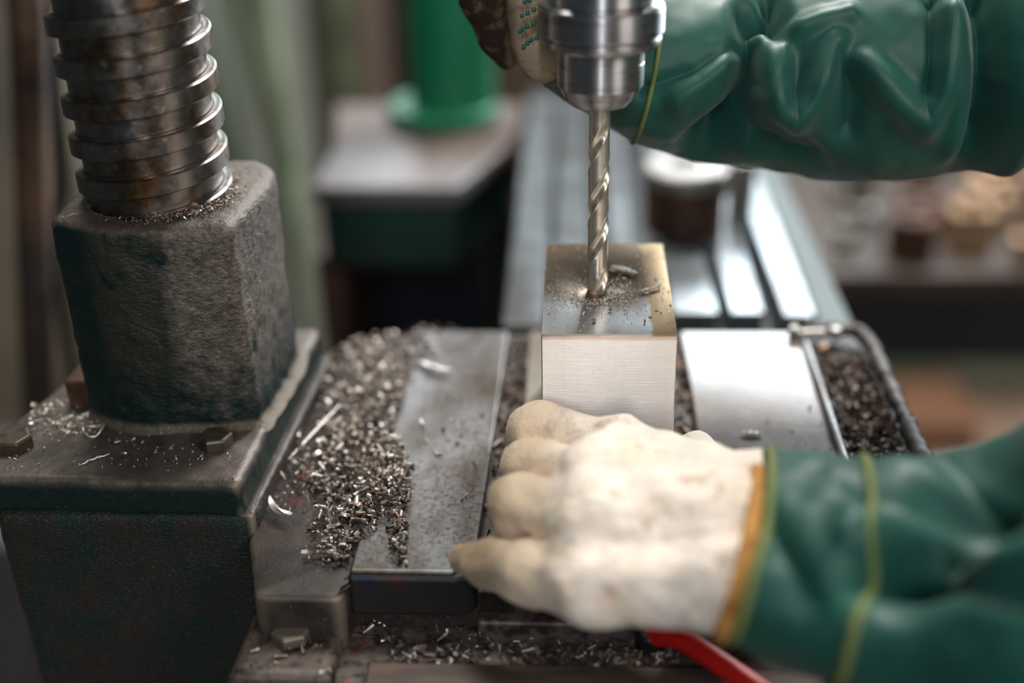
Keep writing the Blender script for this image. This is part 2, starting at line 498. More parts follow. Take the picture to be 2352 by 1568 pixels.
# lower rough casting under everything
casting('base_casting', [(-.1405, -.0705), (-.1055, -.0705), (-.1040, -.0570), (.142, -.0560), (.1445, .148), (.13, .158), (-.112, .156), (-.128, .150), (-.1505, .118), (-.1515, -.034)],
        [.004, .003, .002, .004, .012, .012, .01, .02, .01, .004], [(-.06, 0), (-.03, 0), (-.0085, 0), (-.0065, .0008), (-.0058, .0025)],
        cast_iron, T, ds=.003, rough=((50, .0005), (240, .0003)))
prism('table_plate', [(-.1035, -.0605), (-.062, -.0605), (-.0535, -.053), (-.0505, .148), (-.1005, .148)], -.018, 0, plate_steel, T, bev=.0012, seg=3)
box('table_plate', -.0386, .0310, -.052, .148, -.018, 0, plate_steel, T, bev=.0008)
prism('table_plate', [(.0440, -.055), (.1065, -.055), (.1085, .135), (.103, .148), (.0440, .148)], -.018, 0, wet_plate, T, bev=.0012, seg=3)
tube('plate_ridge', smooth_pts([(.1062, -.05, -.001), (.1075, .035, .0008), (.1088, .125, .001), (.1088, .131, -.001)], 20), .0024, plate_steel, T)
# raised rim of the chip trough on the right, uneven casting
rim = smooth_pts([(.1425, -.06, -.001), (.1425, .02, .0008), (.1428, .09, .0012), (.1428, .132, .001), (.137, .146, .0014), (.124, .149, .0006), (.112, .149, 0)], 160)
rr = .0040 + .0012 * vnoise(rim, 160, 3) + .0006 * vnoise(rim, 420, 5)
rim = rim + np.column_stack([.0008 * vnoise(rim, 210, 8), 0 * rr, .0010 * vnoise(rim, 260, 9)])
tube('trough_rim', rim, list(rr), cast_iron, T, n=16)
prism('front_lip', [(-.1045, -.0625), (-.0600, -.0625), (-.0545, -.0605), (-.0525, -.0560), (-.0525, -.046), (-.1045, -.046)], -.0215, -.0016, front_edge, T, bev=.0025, seg=4)
prism('lower_step', [(-.0530, -.0660), (.125, -.0660), (.125, -.050), (-.0530, -.050)], -.034, -.0205, rust_iron, T, bev=.002, seg=2)
box('slot_floor', -.052, -.038, -.062, .150, -.019, -.0085, dark_slot, T)
box('slot_floor', .030, .045, -.062, .150, -.019, -.0085, dark_slot, T)
casting('front_ledge', [(-.150, -.095), (.125, -.093), (.125, -.055), (-.150, -.055)], [.003] * 4,
        [(-.055, 0), (-.034, 0), (-.032, .0008), (-.0312, .003)], rust_iron, T, ds=.003)
casting('bolted_clamp_plate', [(-.1465, -.093), (-.1070, -.093), (-.1075, -.0545), (-.1465, -.0545)], [.002] * 4,
        [(-.033, 0), (-.0275, 0), (-.0262, .001)], rust_iron, T, ds=.002)
hexbolt('hex_bolt', -.1274, -.0700, -.0262, .0084, .0050, mat('dull_bolt_steel', lin(128, 116, 106), metal=.6, rough=.45), T, .35)
box('front_rail', -.0945, .14, -.105, -.0835, -.045, -.0255, mat('brown_front_rail', lin(92, 76, 68), [(lin(70, 56, 52), 30, .4, .6, (1, 4, 1))], metal=.3, rough=.55), T, bev=.0015)
prism('knee_bracket', [(-.11, -.05), (.11, -.05), (.11, .13), (-.11, .13)], -.9, -.058, bed_dark, T)
# clamp pin, stop bar and screw heads at the far right corner
lathe('clamp_pin', [(.0026, -.001), (.0032, .001), (.0032, .004), (.002, .0055)], (.1042, .141, .001), part_grey, T, n=24)
tube('stop_bar', [(.1065, .1385, .0032), (.1205, .1395, .0034)], .0024, part_grey, T)
lathe('screw_head', [(.0026, -.001), (.0036, .001), (.0036, .0035), (.0024, .005)], (.1262, .1405, .001), part_grey, T, n=24)
lathe('screw_head', [(.002, -.001), (.003, .0005), (.003, .0025), (.002, .0035)], (.1187, .1325, -.0035), part_tan, T, n=24)

# ================================================================== COLUMN
K = empty('drill_column', (-.2, .05, -.9), 'dark cast iron drill column base with a thick square threaded lifting screw', 'machine column')
casting('pedestal', [(-.262, -.0315), (-.149, -.0315), (-.149, .10), (-.262, .10)], [.006, .010, .02, .02],
        [(-.9, 0), (-.6, 0), (-.3, 0)] + [(z, 0) for z in np.arange(-.2, -.002, .003)] + [(.0005, 0), (.0025, .0008), (.0035, .002)], pedestal_iron, K, ds=.0022,
        rough=((60, .0007), (250, .0004)))
casting('base_flange', [(-.302, -.027), (-.1535, -.030), (-.1462, .112), (-.250, .118), (-.2585, .064), (-.2725, .009), (-.290, -.004)],
        [.006, .0035, .006, .01, .01, .012, .012], [(.0030, .0006), (.0042, .0001)] + [(z, 0) for z in np.arange(.006, .0165, .0016)] + [(.0180, .0004), (.0192, .0012), (.0199, .0024), (.0201, .0042)], flange_iron, K, ds=.0015,
        rough=((70, .0005), (260, .0003)))
casting('foot_strip', [(-.158, -.0295), (-.1497, -.0300), (-.1420, .112), (-.150, .114)], [.0015] * 4,
        [(-.008, 0), (.0022, 0), (.0034, .0006), (.0038, .0016)], cast_iron, K, ds=.0018, rough=((80, .0004), (260, .0002)))
bolt_steel = mat('worn_bolt_steel', lin(98, 88, 76), [(lin(72, 64, 54), 200, .45, .65, I3)], metal=.7, rough=.4)
hexbolt('flange_bolt', -.1708, -.0005, .0200, .0076, .0058, bolt_steel, K, .25)
hexbolt('flange_bolt', -.2600, -.0030, .0200, .0084, .0058, bolt_steel, K, .05)
hz = [(.0185, -.0048), (.0196, -.0032), (.0208, -.0015), (.0222, -.0004)] + [(z, 0) for z in np.arange(.023, .1125, .0015)] + [(.1144, .0002), (.1156, .0009), (.1165, .0020), (.1170, .0036), (.1172, .0065)]
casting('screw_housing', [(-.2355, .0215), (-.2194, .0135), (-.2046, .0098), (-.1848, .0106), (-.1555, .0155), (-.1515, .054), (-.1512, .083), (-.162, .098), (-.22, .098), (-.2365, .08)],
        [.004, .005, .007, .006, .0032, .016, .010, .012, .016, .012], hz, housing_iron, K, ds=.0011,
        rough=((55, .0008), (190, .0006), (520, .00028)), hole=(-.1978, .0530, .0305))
box('rusty_lug', -.249, -.236, .030, .072, .019, .034, rust_brown, K, bev=.002)
# square thread screw: core plus one helical ridge
SC = np.array((-.1978, .0530)); RO, RI, PIT = .0326, .0288, .01665
N = 144; V = []; F = []
z0, z1 = .085, .36
nt = int((z1 - z0) / PIT * N)
prof = [(RI, -.50), (RI, -.262), (RI + .0006, -.25), (RO - .0010, -.245), (RO, -.205), (RO, .205), (RO - .0010, .245), (RI + .0006, .25), (RI, .262), (RI, .5)]
for i in range(nt + 1):
    a = 2 * math.pi * i / N + .35; zc = z0 + PIT * i / N
    for r, h in prof:
        V.append((SC[0] + r * math.cos(a), SC[1] + r * math.sin(a), zc + h * PIT))
k = len(prof)
for i in range(nt):
    for j in range(k - 1):
        F.append((i * k + j, (i + 1) * k + j, (i + 1) * k + j + 1, i * k + j + 1))
me = pymesh('threaded_screw', V, F)
me.materials.append(screw_steel); me.materials.append(mat('dark_oily_flank', lin(58, 48, 42), [(lin(90, 78, 66), 300, .5, .7, I3)], metal=.5, rough=.55))
me.polygons.foreach_set('material_index', [1 if i % (k - 1) in (1, 7) else 0 for i in range(len(me.polygons))])
link('threaded_screw', me, None, K, auto=30)
lathe('screw_core', [(RI - .002, .04), (RI - .002, .36)], (SC[0], SC[1], 0), screw_steel, K, n=48)

# ================================================================== WORKPIECE
B = empty('steel_block', (0, .047, 0), 'bright milled rectangular steel block standing under the drill bit', 'metal block')
bm = box_bm(-.028, .028, 0, .094, 0, .0742, .0005, 2)
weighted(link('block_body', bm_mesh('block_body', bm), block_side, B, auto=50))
# top face with the drilled hole: a plate of rings around the hole
HX, HY = -.0043, .0427
V = []; F = []; n = 64
sq = []
for i in range(n):
    a = 2 * math.pi * i / n; c, s = math.cos(a), math.sin(a)
    t = min([((.0278 if c > 0 else -.0278) - HX) / c if abs(c) > 1e-6 else 9, ((.0938 if s > 0 else .0002) - HY) / s if abs(s) > 1e-6 else 9])
    sq.append((HX + c * t, HY + s * t))
for cx, cy in ((.0278, .0938), (-.0278, .0938), (-.0278, .0002), (.0278, .0002)):
    a = math.atan2(cy - HY, cx - HX) % (2 * math.pi); sq[int(round(a / (2 * math.pi) * n)) % n] = (cx, cy)
rings = [(.0046, .068), (.0046, .0747), (.0054, .0750)]
for r, z in rings:
    V += [(HX + r * math.cos(2 * math.pi * i / n), HY + r * math.sin(2 * math.pi * i / n), z) for i in range(n)]
V += [(x, y, .0750) for x, y in sq] + [(x, y, .0741) for x, y in sq]
for j in range(4):
    for i in range(n):
        F.append((j * n + i, j * n + (i + 1) % n, (j + 1) * n + (i + 1) % n, (j + 1) * n + i))
F.append(tuple(range(n)))
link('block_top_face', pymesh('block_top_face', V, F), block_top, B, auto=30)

# ================================================================== CHUCK AND BIT
Q = empty('drill_chuck', (HX, HY, .158), 'polished steel keyless drill chuck with a ribbed ring above the bit', 'drill chuck')
lathe('chuck_nose', [(.0060, .1592), (.0118, .1594), (.0150, .1630), (.0168, .1668), (.0175, .1672), (.0176, .1690), (.0176, .1765), (.0173, .1767), (.0173, .1771), (.0176, .1773), (.0176, .1850)], (HX, HY, 0), chuck_steel, Q, n=128)
lathe('chuck_skirt', [(.0176, .1828), (.0222, .1834), (.0238, .1846), (.0241, .1856), (.0241, .1868), (.0230, .1876), (.0230, .1890)], (HX, HY, 0), chuck_steel, Q, n=128)
pr = [(.0230, .1884), (.0248, .1888)]
z = .1892
while z < .1985:
    pr += [(.0250, z), (.0250, z + .00035), (.0246, z + .0005), (.0246, z + .0007)]; z += .00085
pr += [(.0248, .1994), (.0236, .2004), (.0200, .2008)]
lathe('ribbed_ring', pr, (HX, HY, 0), chuck_steel, Q, n=128)
lathe('chuck_cap', [(.0200, .2004), (.0215, .2010), (.0215, .226), (.018, .230), (.012, .232), (.012, .25)], (HX, HY, 0), chuck_steel, Q, n=96)
lathe('spindle_quill', [(.012, .248), (.03, .252), (.03, .42)], (HX, HY, 0), cast_iron, Q, n=64)

# twist drill: shank, two helical flutes, land margins
D = empty('drill_bit', (HX, HY, .072), 'bright twist drill bit boring into the steel block', 'drill bit')


def bit_section(n=72):
    r = .0045; out = []
    for i in range(n):
        a = 2 * math.pi * i / n
        d = abs(((a + math.pi / 2) % math.pi) - math.pi / 2)        # angle to the nearest flute centre
        w = .60
        q = r
        if d < w: q = r - .0017 * (math.cos(d / w * math.pi / 2))
        elif d > w + .16: q = r - .00018
        out.append((q * math.cos(a), q * math.sin(a)))
    return np.array(out)


sec = bit_section(); n = len(sec); V = []; F = []
zs = np.linspace(.069, .1540, 160)
for z in zs:
    a = (z - .069) / .046 * 2 * math.pi + .6
    fade = min(1, max(0, (.1530 - z) / .014)); c, s = math.cos(a), math.sin(a)
    rr_ = np.linalg.norm(sec, axis=1); full = sec / rr_[:, None] * .0043
    q = sec * fade + full * (1 - fade)
    V += [(HX + x * c - y * s, HY + x * s + y * c, z) for x, y in q]
for j in range(len(zs) - 1):
    for i in range(n):
        F.append((j * n + i, j * n + (i + 1) % n, (j + 1) * n + (i + 1) % n, (j + 1) * n + i))
F.append(tuple(range(n - 1, -1, -1))); F.append(tuple((len(zs) - 1) * n + i for i in range(n)))
link('fluted_shaft', pymesh('fluted_shaft', V, F), bit_steel, D, auto=40)
lathe('shank', [(.0043, .1535), (.0043, .162)], (HX, HY, 0), bit_steel, D, n=48)

# ================================================================== PERSON (gloved hands and jacket sleeves)
P = empty('person', (.25, -.02, -.9), 'person in green work jacket and cotton gloves steadying the block and working the drill', 'person')
LH = dict(
    w1=(.052, -.074, .046), w2=(.046, -.098, .047), w3=(.040, -.117, .042),
    mi=(.005, -.036, .0405), mm=(-.004, -.060, .045), mr=(-.008, -.084, .043), mp=(-.008, -.106, .031))


def left_hand(G):
    h = LH
    d = capsule(G, h['w1'], h['mi'], .0150, .0130)
    for a, b, ra, rb in (('w2', 'mm', .0170, .0138), ('w2', 'mr', .0170, .0138), ('w3', 'mp', .0155, .0125), ('w1', 'w3', .0145, .0145), ('mi', 'mm', .011, .011), ('mm', 'mr', .011, .011), ('mr', 'mp', .011, .0105)):
        d = smin(d, capsule(G, h[a], h[b], ra, rb), .011)
    def finger(chain):
        q = None
        for (a, ra), (b, rb) in zip(chain[:-1], chain[1:]):
            c = capsule(G, a, b, ra, rb)
            q = c if q is None else smin(q, c, .004)
        return q
    fs = [finger([(h['mi'], .0118), ((-.0295, -.0130, .0365), .0118), ((-.0335, -.0105, .0175), .0110), ((-.029, -.0100, .0110), .0096)]),
          finger([(h['mm'], .0116), ((-.0315, -.0355, .0330), .0116), ((-.0325, -.0305, .0160), .0108), ((-.026, -.026, .0110), .0092)]),
          finger([(h['mr'], .0120), ((-.0345, -.0605, .0325), .0124), ((-.0340, -.0560, .0160), .0110), ((-.024, -.0520, .0105), .0098)]),
          finger([(h['mp'], .0114), ((-.030, -.0890, .0240), .0114), ((-.0455, -.0735, .0155), .0096), ((-.0570, -.0635, .0095), .0058)]),
          finger([((.046, -.070, .040), .0140), ((.0420, -.036, .0250), .0115), ((.0385, -.014, .0205), .0100), ((.0378, -.003, .0205), .0088)])]
    u = None
    for q in fs:
        u = q if u is None else smin(u, q, .0012)
    d = smin(d, u, .0045)
    # soft wrinkles over the back of the glove
    d = d + .0006 * np.sin(G[..., 0] * 260 + 3 * np.sin(G[..., 1] * 70)) * np.clip((G[..., 2] - .03) * 40, 0, 1)
    q = G.reshape(-1, 3) * np.array((.55, 1, 1))             # cloth creases run along the hand
    d = d + (.0011 * vnoise(q, 120, 21) + .0005 * vnoise(q, 300, 22)).reshape(d.shape)
    return d


V, F = surface_nets(left_hand, (-.075, -.152, -.003), (.078, .022, .085), .0013)
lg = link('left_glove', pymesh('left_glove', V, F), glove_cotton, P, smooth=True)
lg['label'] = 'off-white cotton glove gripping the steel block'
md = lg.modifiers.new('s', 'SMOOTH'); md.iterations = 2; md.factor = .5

RH = {}


def right_hand(G):
    d = capsule(G, (.004, .105, .200), (-.030, .100, .205), .024, .018)
    d = smin(d, capsule(G, (-.030, .100, .205), (-.052, .108, .210), .017, .016), .01)
    def finger(chain):
        q = None
        for (a, ra), (b, rb) in zip(chain[:-1], chain[1:]):
            c = capsule(G, a, b, ra, rb); q = c if q is None else smin(q, c, .004)
        return q
    for ch in ([((-.033, .090, .208), .0115), ((-.0335, .083, .188), .0102), ((-.0312, .080, .174), .0102), ((-.0285, .079, .1668), .0092)],
               [((-.052, .104, .208), .0125), ((-.0540, .103, .190), .0115), ((-.0490, .103, .172), .0085), ((-.0455, .103, .1625), .0055)],
               [((-.042, .112, .208), .0120), ((-.043, .112, .186), .0110), ((-.0410, .112, .172), .0085)],
               [((-.056, .116, .212), .0120), ((-.058, .116, .196), .0105), ((-.054, .116, .182), .0085)],
               [((-.010, .096, .205), .0125), ((-.016, .080, .196), .0105), ((-.020, .074, .186), .0085)]):
        d = smin(d, finger(ch), .003)
    return d


V, F = surface_nets(right_hand, (-.085, .060, .148), (.045, .145, .242), .0016)
rg = link('right_glove', pymesh('right_glove', V, F), glove_dirty, P, smooth=True)
rg['label'] = 'soiled brown-grey knitted glove with green grip dots'
md = rg.modifiers.new('s', 'SMOOTH'); md.iterations = 3; md.factor = .5
for q in [(-.0317, .0723, .1907), (-.0344, .0719, .1894), (-.0368, .0723, .1884), (-.0319, .0715, .1849), (-.0345, .0715, .1839), (-.0364, .0719, .1827), (-.0307, .07, .1794), (-.0329, .0698, .1786), (-.0345, .0698, .1773), (-.0362, .0701, .1756), (-.0301, .0718, .1865), (-.0292, .0709, .1814), (-.0335, .0734, .1943), (-.0355, .0734, .1937), (-.0375, .0723, .1817), (-.0308, .0744, .1956), (-.0293, .0734, .1922)]:
    lathe('grip_dot', [(.0004, -.0005), (.0010, -.0003), (.0011, .0001), (.0008, .0005), (.0003, .0006)], q, green_dot, rg, n=10, axis=(.15, -.9, .2))


def sleeve(name, st, nu, nv, folds, m, wob=.0012, seed=1, yaw=0.):
    """tube of cloth through stations (x, y, z, half depth y, half height z, slant); folds = (polyline in (x, b), amplitude, width), b = .4685 y + .8834 z"""
    S = smooth_pts(st, nv); u = np.linspace(0, 2 * np.pi, nu, endpoint=False)
    C = S[:, None, :3]; cu = np.cos(u)[None, :, None]; su = np.sin(u)[None, :, None]
    ry = S[:, None, 3:4]; rz = S[:, None, 4:5]; sl = S[:, None, 5:6]
    ex, ey, ez = np.eye(3)
    Pt = C + ry * cu * (ey + yaw * ex) + rz * su * (ez + sl * ex)
    du = np.roll(Pt, -1, 1) - np.roll(Pt, 1, 1); dv = np.gradient(Pt, axis=0)
    nrm = np.cross(du, dv); nrm /= np.linalg.norm(nrm, axis=-1, keepdims=True)
    if np.mean(np.sum(nrm * (Pt - C), -1)) < 0: nrm = -nrm
    q = np.stack([Pt[..., 0], .4685 * Pt[..., 1] + .8834 * Pt[..., 2]], -1)
    h = np.zeros(q.shape[:2])
    for line, amp, w in folds:
        h += amp * np.exp(-(polyline_d(q, line) / w) ** 2)
    h *= 1.15 * np.clip((nrm @ np.array((0, -.88, .47)) + .25) / .5, 0, 1)
    h += wob * vnoise(Pt.reshape(-1, 3), 55, seed).reshape(h.shape) + wob * .5 * vnoise(Pt.reshape(-1, 3), 130, seed + 1).reshape(h.shape)
    Pt = Pt + nrm * h[..., None]
    V = Pt.reshape(-1, 3); i = np.arange(nu); F = []
    for r in range(nv - 1):
        F += list(zip(r * nu + i, (r + 1) * nu + i, (r + 1) * nu + (i + 1) % nu, r * nu + (i + 1) % nu))
    o = link(name, pymesh(name, V, F), m, P, smooth=True)
    md = o.modifiers.new('thick', 'SOLIDIFY'); md.thickness = .0011; md.offset = -1
    return o, Pt, nrm


def ring_piping(Pt, nrm, x_of, r, off=.0006):
    """piping sewn round the sleeve: the loop where the sleeve's length coordinate is x_of (row number)"""
    loop = Pt[x_of] + nrm[x_of] * off
    for _ in range(12):
        loop = (np.roll(loop, 1, 0) + loop + np.roll(loop, -1, 0)) / 3
    loop = loop + nrm[x_of] * .0010
    return tube('cuff_piping', loop, r, piping, P, n=10, closed=True)


# upper sleeve (right arm)
UF = [([(.0610, .2041), (.0600, .1732), (.0540, .160), (.0394, .1471)], -.0200, .0070),
      ([(.0635, .1962), (.0673, .1748), (.0742, .1638), (.0807, .1594), (.0876, .1696), (.0964, .1886), (.1138, .1745), (.1275, .1626), (.136, .1595), (.1397, .1727), (.1399, .1987)], .0074, .0060),
      ([(.0997, .1845), (.1034, .1695), (.1042, .1558)], -.0080, .0075),
      ([(.155, .2179), (.1587, .1808), (.1615, .1486)], -.0170, .0072),
      ([(.1352, .2053), (.1351, .1843), (.1345, .170)], -.0050, .0030),
      ([(.0397, .1438), (.062, .1526), (.0897, .1418)], -.0090, .0075),
      ([(.0308, .1683), (.0554, .1881), (.0617, .201)], .0040, .0050),
      ([(.0137, .1718), (.0377, .1784), (.0535, .189)], -.0032, .0035),
      ([(.0658, .1955), (.082, .197), (.1011, .2024)], .0040, .0040),
      ([(.0800, .186), (.0810, .170)], -.0030, .0050),
      ([(.1445, .208), (.1484, .1809), (.1509, .1504)], .0045, .0050),
      ([(.180, .22), (.184, .18), (.178, .15)], .0080, .0080),
      ([(.0690, .2160), (.0715, .1970)], -.0140, .0055)]
us, Pt, nrm = sleeve('right_sleeve', [(-.0265, .104, .1700, .026, .0190, .12), (-.010, .106, .1645, .031, .0235, .16), (.012, .108, .1575, .036, .0295, .20), (.040, .110, .1530, .040, .0375, .12),
                                      (.070, .112, .1515, .043, .0425, .04), (.110, .113, .1510, .045, .0470, 0), (.150, .114, .1530, .046, .0490, 0), (.190, .112, .1605, .047, .0500, 0), (.26, .10, .18, .055, .058, 0), (.36, .07, .22, .065, .068, 0)],
                     220, 330, UF, jacket, seed=4)
ring_piping(Pt, nrm, 82, .0011)
# lower sleeve (left arm)
LF = [([(.1215, .0363), (.1105, .0195), (.0929, .0062), (.0800, -.0069)], -.0230, .0085),
      ([(.1320, .0440), (.1290, .0330), (.1180, .0230)], .0080, .0070),
      ([(.0993, .0257), (.0842, .0141), (.0719, .0034)], .0050, .0055),
      ([(.0787, .014), (.093, .0183), (.1093, .0239)], -.0080, .0042),
      ([(.0830, -.0058), (.1166, -.0044)], -.0080, .0046),
      ([(.0462, .0087), (.0511, -.0032), (.0573, -.0151)], -.0035, .0050),
      
      ([(.1371, .0304), (.1189, .0084), (.097, -.0011)], .0080, .0070)]
ls, Pt, nrm = sleeve('left_sleeve', [(.0460, -.1000, .0465, .0385, .0250, .20), (.0510, -.1010, .0460, .0400, .0265, .18), (.0620, -.1050, .0455, .0425, .0290, .14), (.0770, -.1110, .0455, .0440, .0320, .12),
                                     (.0950, -.1190, .0475, .0460, .0370, .06), (.1170, -.1290, .0525, .0520, .0450, 0), (.150, -.1330, .0650, .058, .053, 0), (.20, -.128, .09, .062, .062, 0), (.30, -.10, .15, .067, .067, 0)],
                    200, 260, LF, jacket, seed=9, yaw=.20)
ring_piping(Pt, nrm, 2, .0018)
ring_piping(Pt, nrm, 97, .0017)
# ochre knitted hem of the glove showing inside the cuff
hem = [(.0422 + .20 * .024 * math.sin(a) + .20 * .036 * math.cos(a), -.1000 + .0362 * math.cos(a), .0440 + .0215 * math.sin(a)) for a in np.linspace(0, 2 * math.pi, 60, endpoint=False)]
tube('glove_hem', hem, .0030, ochre, P, n=12, closed=True)

# ================================================================== CHIPS
def chip_variant(kind, s):
    """thin curled steel ribbons: cone, roll, flake, spring"""
    r = rng; V = []; F = []
    if kind == 'cone':
        n = 9; a0 = r.uniform(0, 6); sw = r.uniform(3.2, 5.8); L = s * r.uniform(.9, 1.5); r0 = s * r.uniform(.25, .4); r1 = r0 * r.uniform(.2, .6)
        for i in range(n):
            a = a0 + sw * i / (n - 1)
            V += [(-L / 2, r0 * math.cos(a), r0 * math.sin(a)), (L / 2, r1 * math.cos(a), r1 * math.sin(a))]
    elif kind == 'roll':
        n = 10; sw = r.uniform(4, 8); w = s * r.uniform(.5, .9)
        for i in range(n):
            t = i / (n - 1); q = s * (.18 + .25 * t); a = sw * t
            V += [(-w / 2 + .2 * s * t, q * math.cos(a), q * math.sin(a)), (w / 2 + .2 * s * t, q * math.cos(a), q * math.sin(a))]
    elif kind == 'flake':
        n = 5; L = s * r.uniform(.9, 1.5); w = s * r.uniform(.3, .55); b = s * r.uniform(.1, .4)
        for i in range(n):
            t = i / (n - 1) - .5
            V += [(L * t, -w / 2, b * 4 * t * t), (L * t, w / 2, b * 4 * t * t + .1 * s * t)]
    else:
        n = 16; sw = r.uniform(7, 11); L = s * 1.9; w = s * .3
        for i in range(n):
            t = i / (n - 1); a = sw * t; q = s * (.28 - .1 * t)
            V += [(L * (t - .5), q * math.cos(a), q * math.sin(a)), (L * (t - .5) + w, q * math.cos(a), q * math.sin(a))]
    k = len(V) // 2
    F = [(2 * i, 2 * i + 1, 2 * i + 3, 2 * i + 2) for i in range(k - 1)]
    return np.array(V), np.array(F)


VAR = [chip_variant(k, 1.) for k in ['cone'] * 6 + ['roll'] * 4 + ['flake'] * 5 + ['spring'] * 2]


def rand_rot(n, flat=.5):
    """random rotations, the long axis mostly lying flat"""
    out = []
    for _ in range(n):
        e = Euler((rng.uniform(0, 6.28), rng.normal(0, flat), rng.uniform(0, 6.28)))
        out.append(np.array(e.to_matrix()))
    return out


def pile(name, pts, sizes, m, label, cat, flat=.5, m2=None, parent=None):
    Vs = []; Fs = []; o = 0; mi = []
    for p, s, R in zip(pts, sizes, rand_rot(len(pts), flat)):
        v, f = VAR[rng.integers(len(VAR))]
        q = (v * s) @ R.T
        q = q + np.array(p); Vs.append(q); Fs.append(f + o); o += len(v); mi += [int(rng.random() < .4)] * len(f)
    me = pymesh(name, np.vstack(Vs), np.vstack(Fs))
    me.materials.append(m); me.materials.append(m2 or m)
    if len(me.polygons) == len(mi): me.polygons.foreach_set('material_index', mi)
    ob = link(name, me, None, parent, smooth=True)
    ob['kind'] = 'stuff'
    return tag(ob, label, cat) if parent is None else ob


def in_poly(p, poly):
    x, y = p; c = False; n = len(poly)
    for i in range(n):
        x1, y1 = poly[i]; x2, y2 = poly[i - 1]
        if (y1 > y) != (y2 > y) and x < (x2 - x1) * (y - y1) / (y2 - y1) + x1: c = not c
    return c


def scatter(poly, n, z, layer, dens=None):
    xs = [p[0] for p in poly]; ys = [p[1] for p in poly]; out = []
    while len(out) < n:
        p = (rng.uniform(min(xs), max(xs)), rng.uniform(min(ys), max(ys)))
        if in_poly(p, poly) and (dens is None or rng.random() < dens(p)):
            out.append((p[0], p[1], z + rng.random() ** 1.5 * layer))
    return out


PILE = [(-.1449, .1335), (-.1165, .150), (-.072, .1475), (-.066, .1342), (-.0965, .1097), (-.101, .0741), (-.1005, .0457), (-.0862, .006), (-.0844, -.0168), (-.1022, -.0413), (-.1075, -.0528), (-.1241, -.0503), (-.1276, -.033), (-.1238, -.0144), (-.1422, -.0179), (-.1470, -.0051), (-.1460, .0226), (-.1425, .0611), (-.1430, .1046)]


def dens_pile(p):
    c = polyline_d(np.array(p), [(-.120, .13), (-.114, .07), (-.112, .03), (-.104, -.004), (-.106, -.025), (-.113, -.044)])
    y = p[1]
    along = np.interp(y, [-.05, -.035, -.015, .01, .05, .08, .12, .15], [.35, .5, .9, 1., .75, .5, .35, .25])
    w = np.interp(y, [-.05, -.02, .0, .04, .1], [.008, .013, .018, .019, .021])
    return float(along * np.exp(-(c / w) ** 2)) + .025


pts = scatter(PILE, 2300, -.0035, .005, dens_pile)
sz = [float(np.clip(rng.normal(.0029, .0009), .0013, .0048)) for _ in pts]
pts = [(x, y, max(z, -.0050 + .3 * s)) if x < -.104 else (x, y, z + .004) for (x, y, z), s in zip(pts, sz)]
pile('steel_chip_pile', pts, sz, chip_steel, 'heap of curled grey steel chips on the table beside the column', 'metal chips', m2=chip_dark)
pts = scatter(PILE, 2500, -.0045, .0015, lambda p: dens_pile(p) * .8 + .15)
pts = [(x, y, z if x < -.104 else z + .0055) for x, y, z in pts]
pile('fine_steel_chips', pts, [float(rng.uniform(.0006, .0016)) for _ in pts], chip_dark, 'fine broken steel grit under the chip heap by the column', 'metal chips', m2=chip_steel)
pts = scatter([(-.0937, -.0225), (-.0844, -.0223), (-.0814, -.0575), (-.0884, -.0575)], 70, .0008, .001)
pile('chip_trail', pts, [float(rng.uniform(.0018, .0038)) for _ in pts], chip_steel, 'short trail of chips on the front of the left plate', 'metal chips', m2=chip_dark)
pts = scatter([(-.0512, -.06), (-.0392, -.06), (-.0392, .147), (-.0512, .147)], 750, -.0075, .004)
pile('left_slot_chips', pts, [float(rng.uniform(.0018, .0042)) for _ in pts], chip_dark, 'dark oily chips filling the slot left of the block', 'metal chips', m2=chip_rust)
pts = scatter([(.0315, -.06), (.0435, -.06), (.0435, .147), (.0315, .147)], 650, -.0075, .004)
pile('right_slot_chips', pts, [float(rng.uniform(.0018, .0042)) for _ in pts], chip_rust, 'brown oily chips filling the slot right of the block', 'metal chips', m2=chip_dark)
pts = scatter([(.1095, -.055), (.1395, -.055), (.1395, .120), (.112, .128)], 1500, -.0050, .0035)
pile('trough_chips', pts, [float(rng.uniform(.0018, .0042)) for _ in pts], chip_rust, 'rusty brown chips heaped in the trough on the right of the table', 'metal chips', m2=chip_dark)
LEDGE = [(-.104, -.0583), (-.0726, -.058), (-.0538, -.058), (-.0174, -.058), (.05, -.062), (.05, -.082), (-.0862, -.082), (-.0909, -.0696)]
pts = scatter(LEDGE, 380, -.0305, .003, lambda p: .25 + .75 * math.exp(-((p[1] + .076) / .007) ** 2))
pile('ledge_chips', pts, [float(rng.uniform(.0016, .0040)) for _ in pts], chip_steel, 'loose chips on the lower front ledge below the glove', 'metal chips', m2=chip_dark)
pts = scatter([(-.146, -.09), (-.108, -.09), (-.108, -.056), (-.146, -.056)], 34, -.0258, .001)
pile('clamp_plate_chips', pts, [float(rng.uniform(.0012, .0034)) for _ in pts], chip_steel, 'few chips around the bolt head on the rusty clamp plate', 'metal chips')
# grit along the screw on top of the housing
pts = []
for _ in range(520):
    a = rng.normal(-.75, .45); r = .0318 + abs(rng.normal(0, .0035)); pts.append((SC[0] + r * math.cos(a), SC[1] + r * math.sin(a), .1180 + rng.random() * .0015 * math.exp(-(r - .0318) / .004)))
pile('housing_top_grit', pts, [float(rng.uniform(.0005, .0016)) for _ in pts], chip_steel, 'bright metal grit round the foot of the threaded screw', 'metal chips', m2=chip_dark)
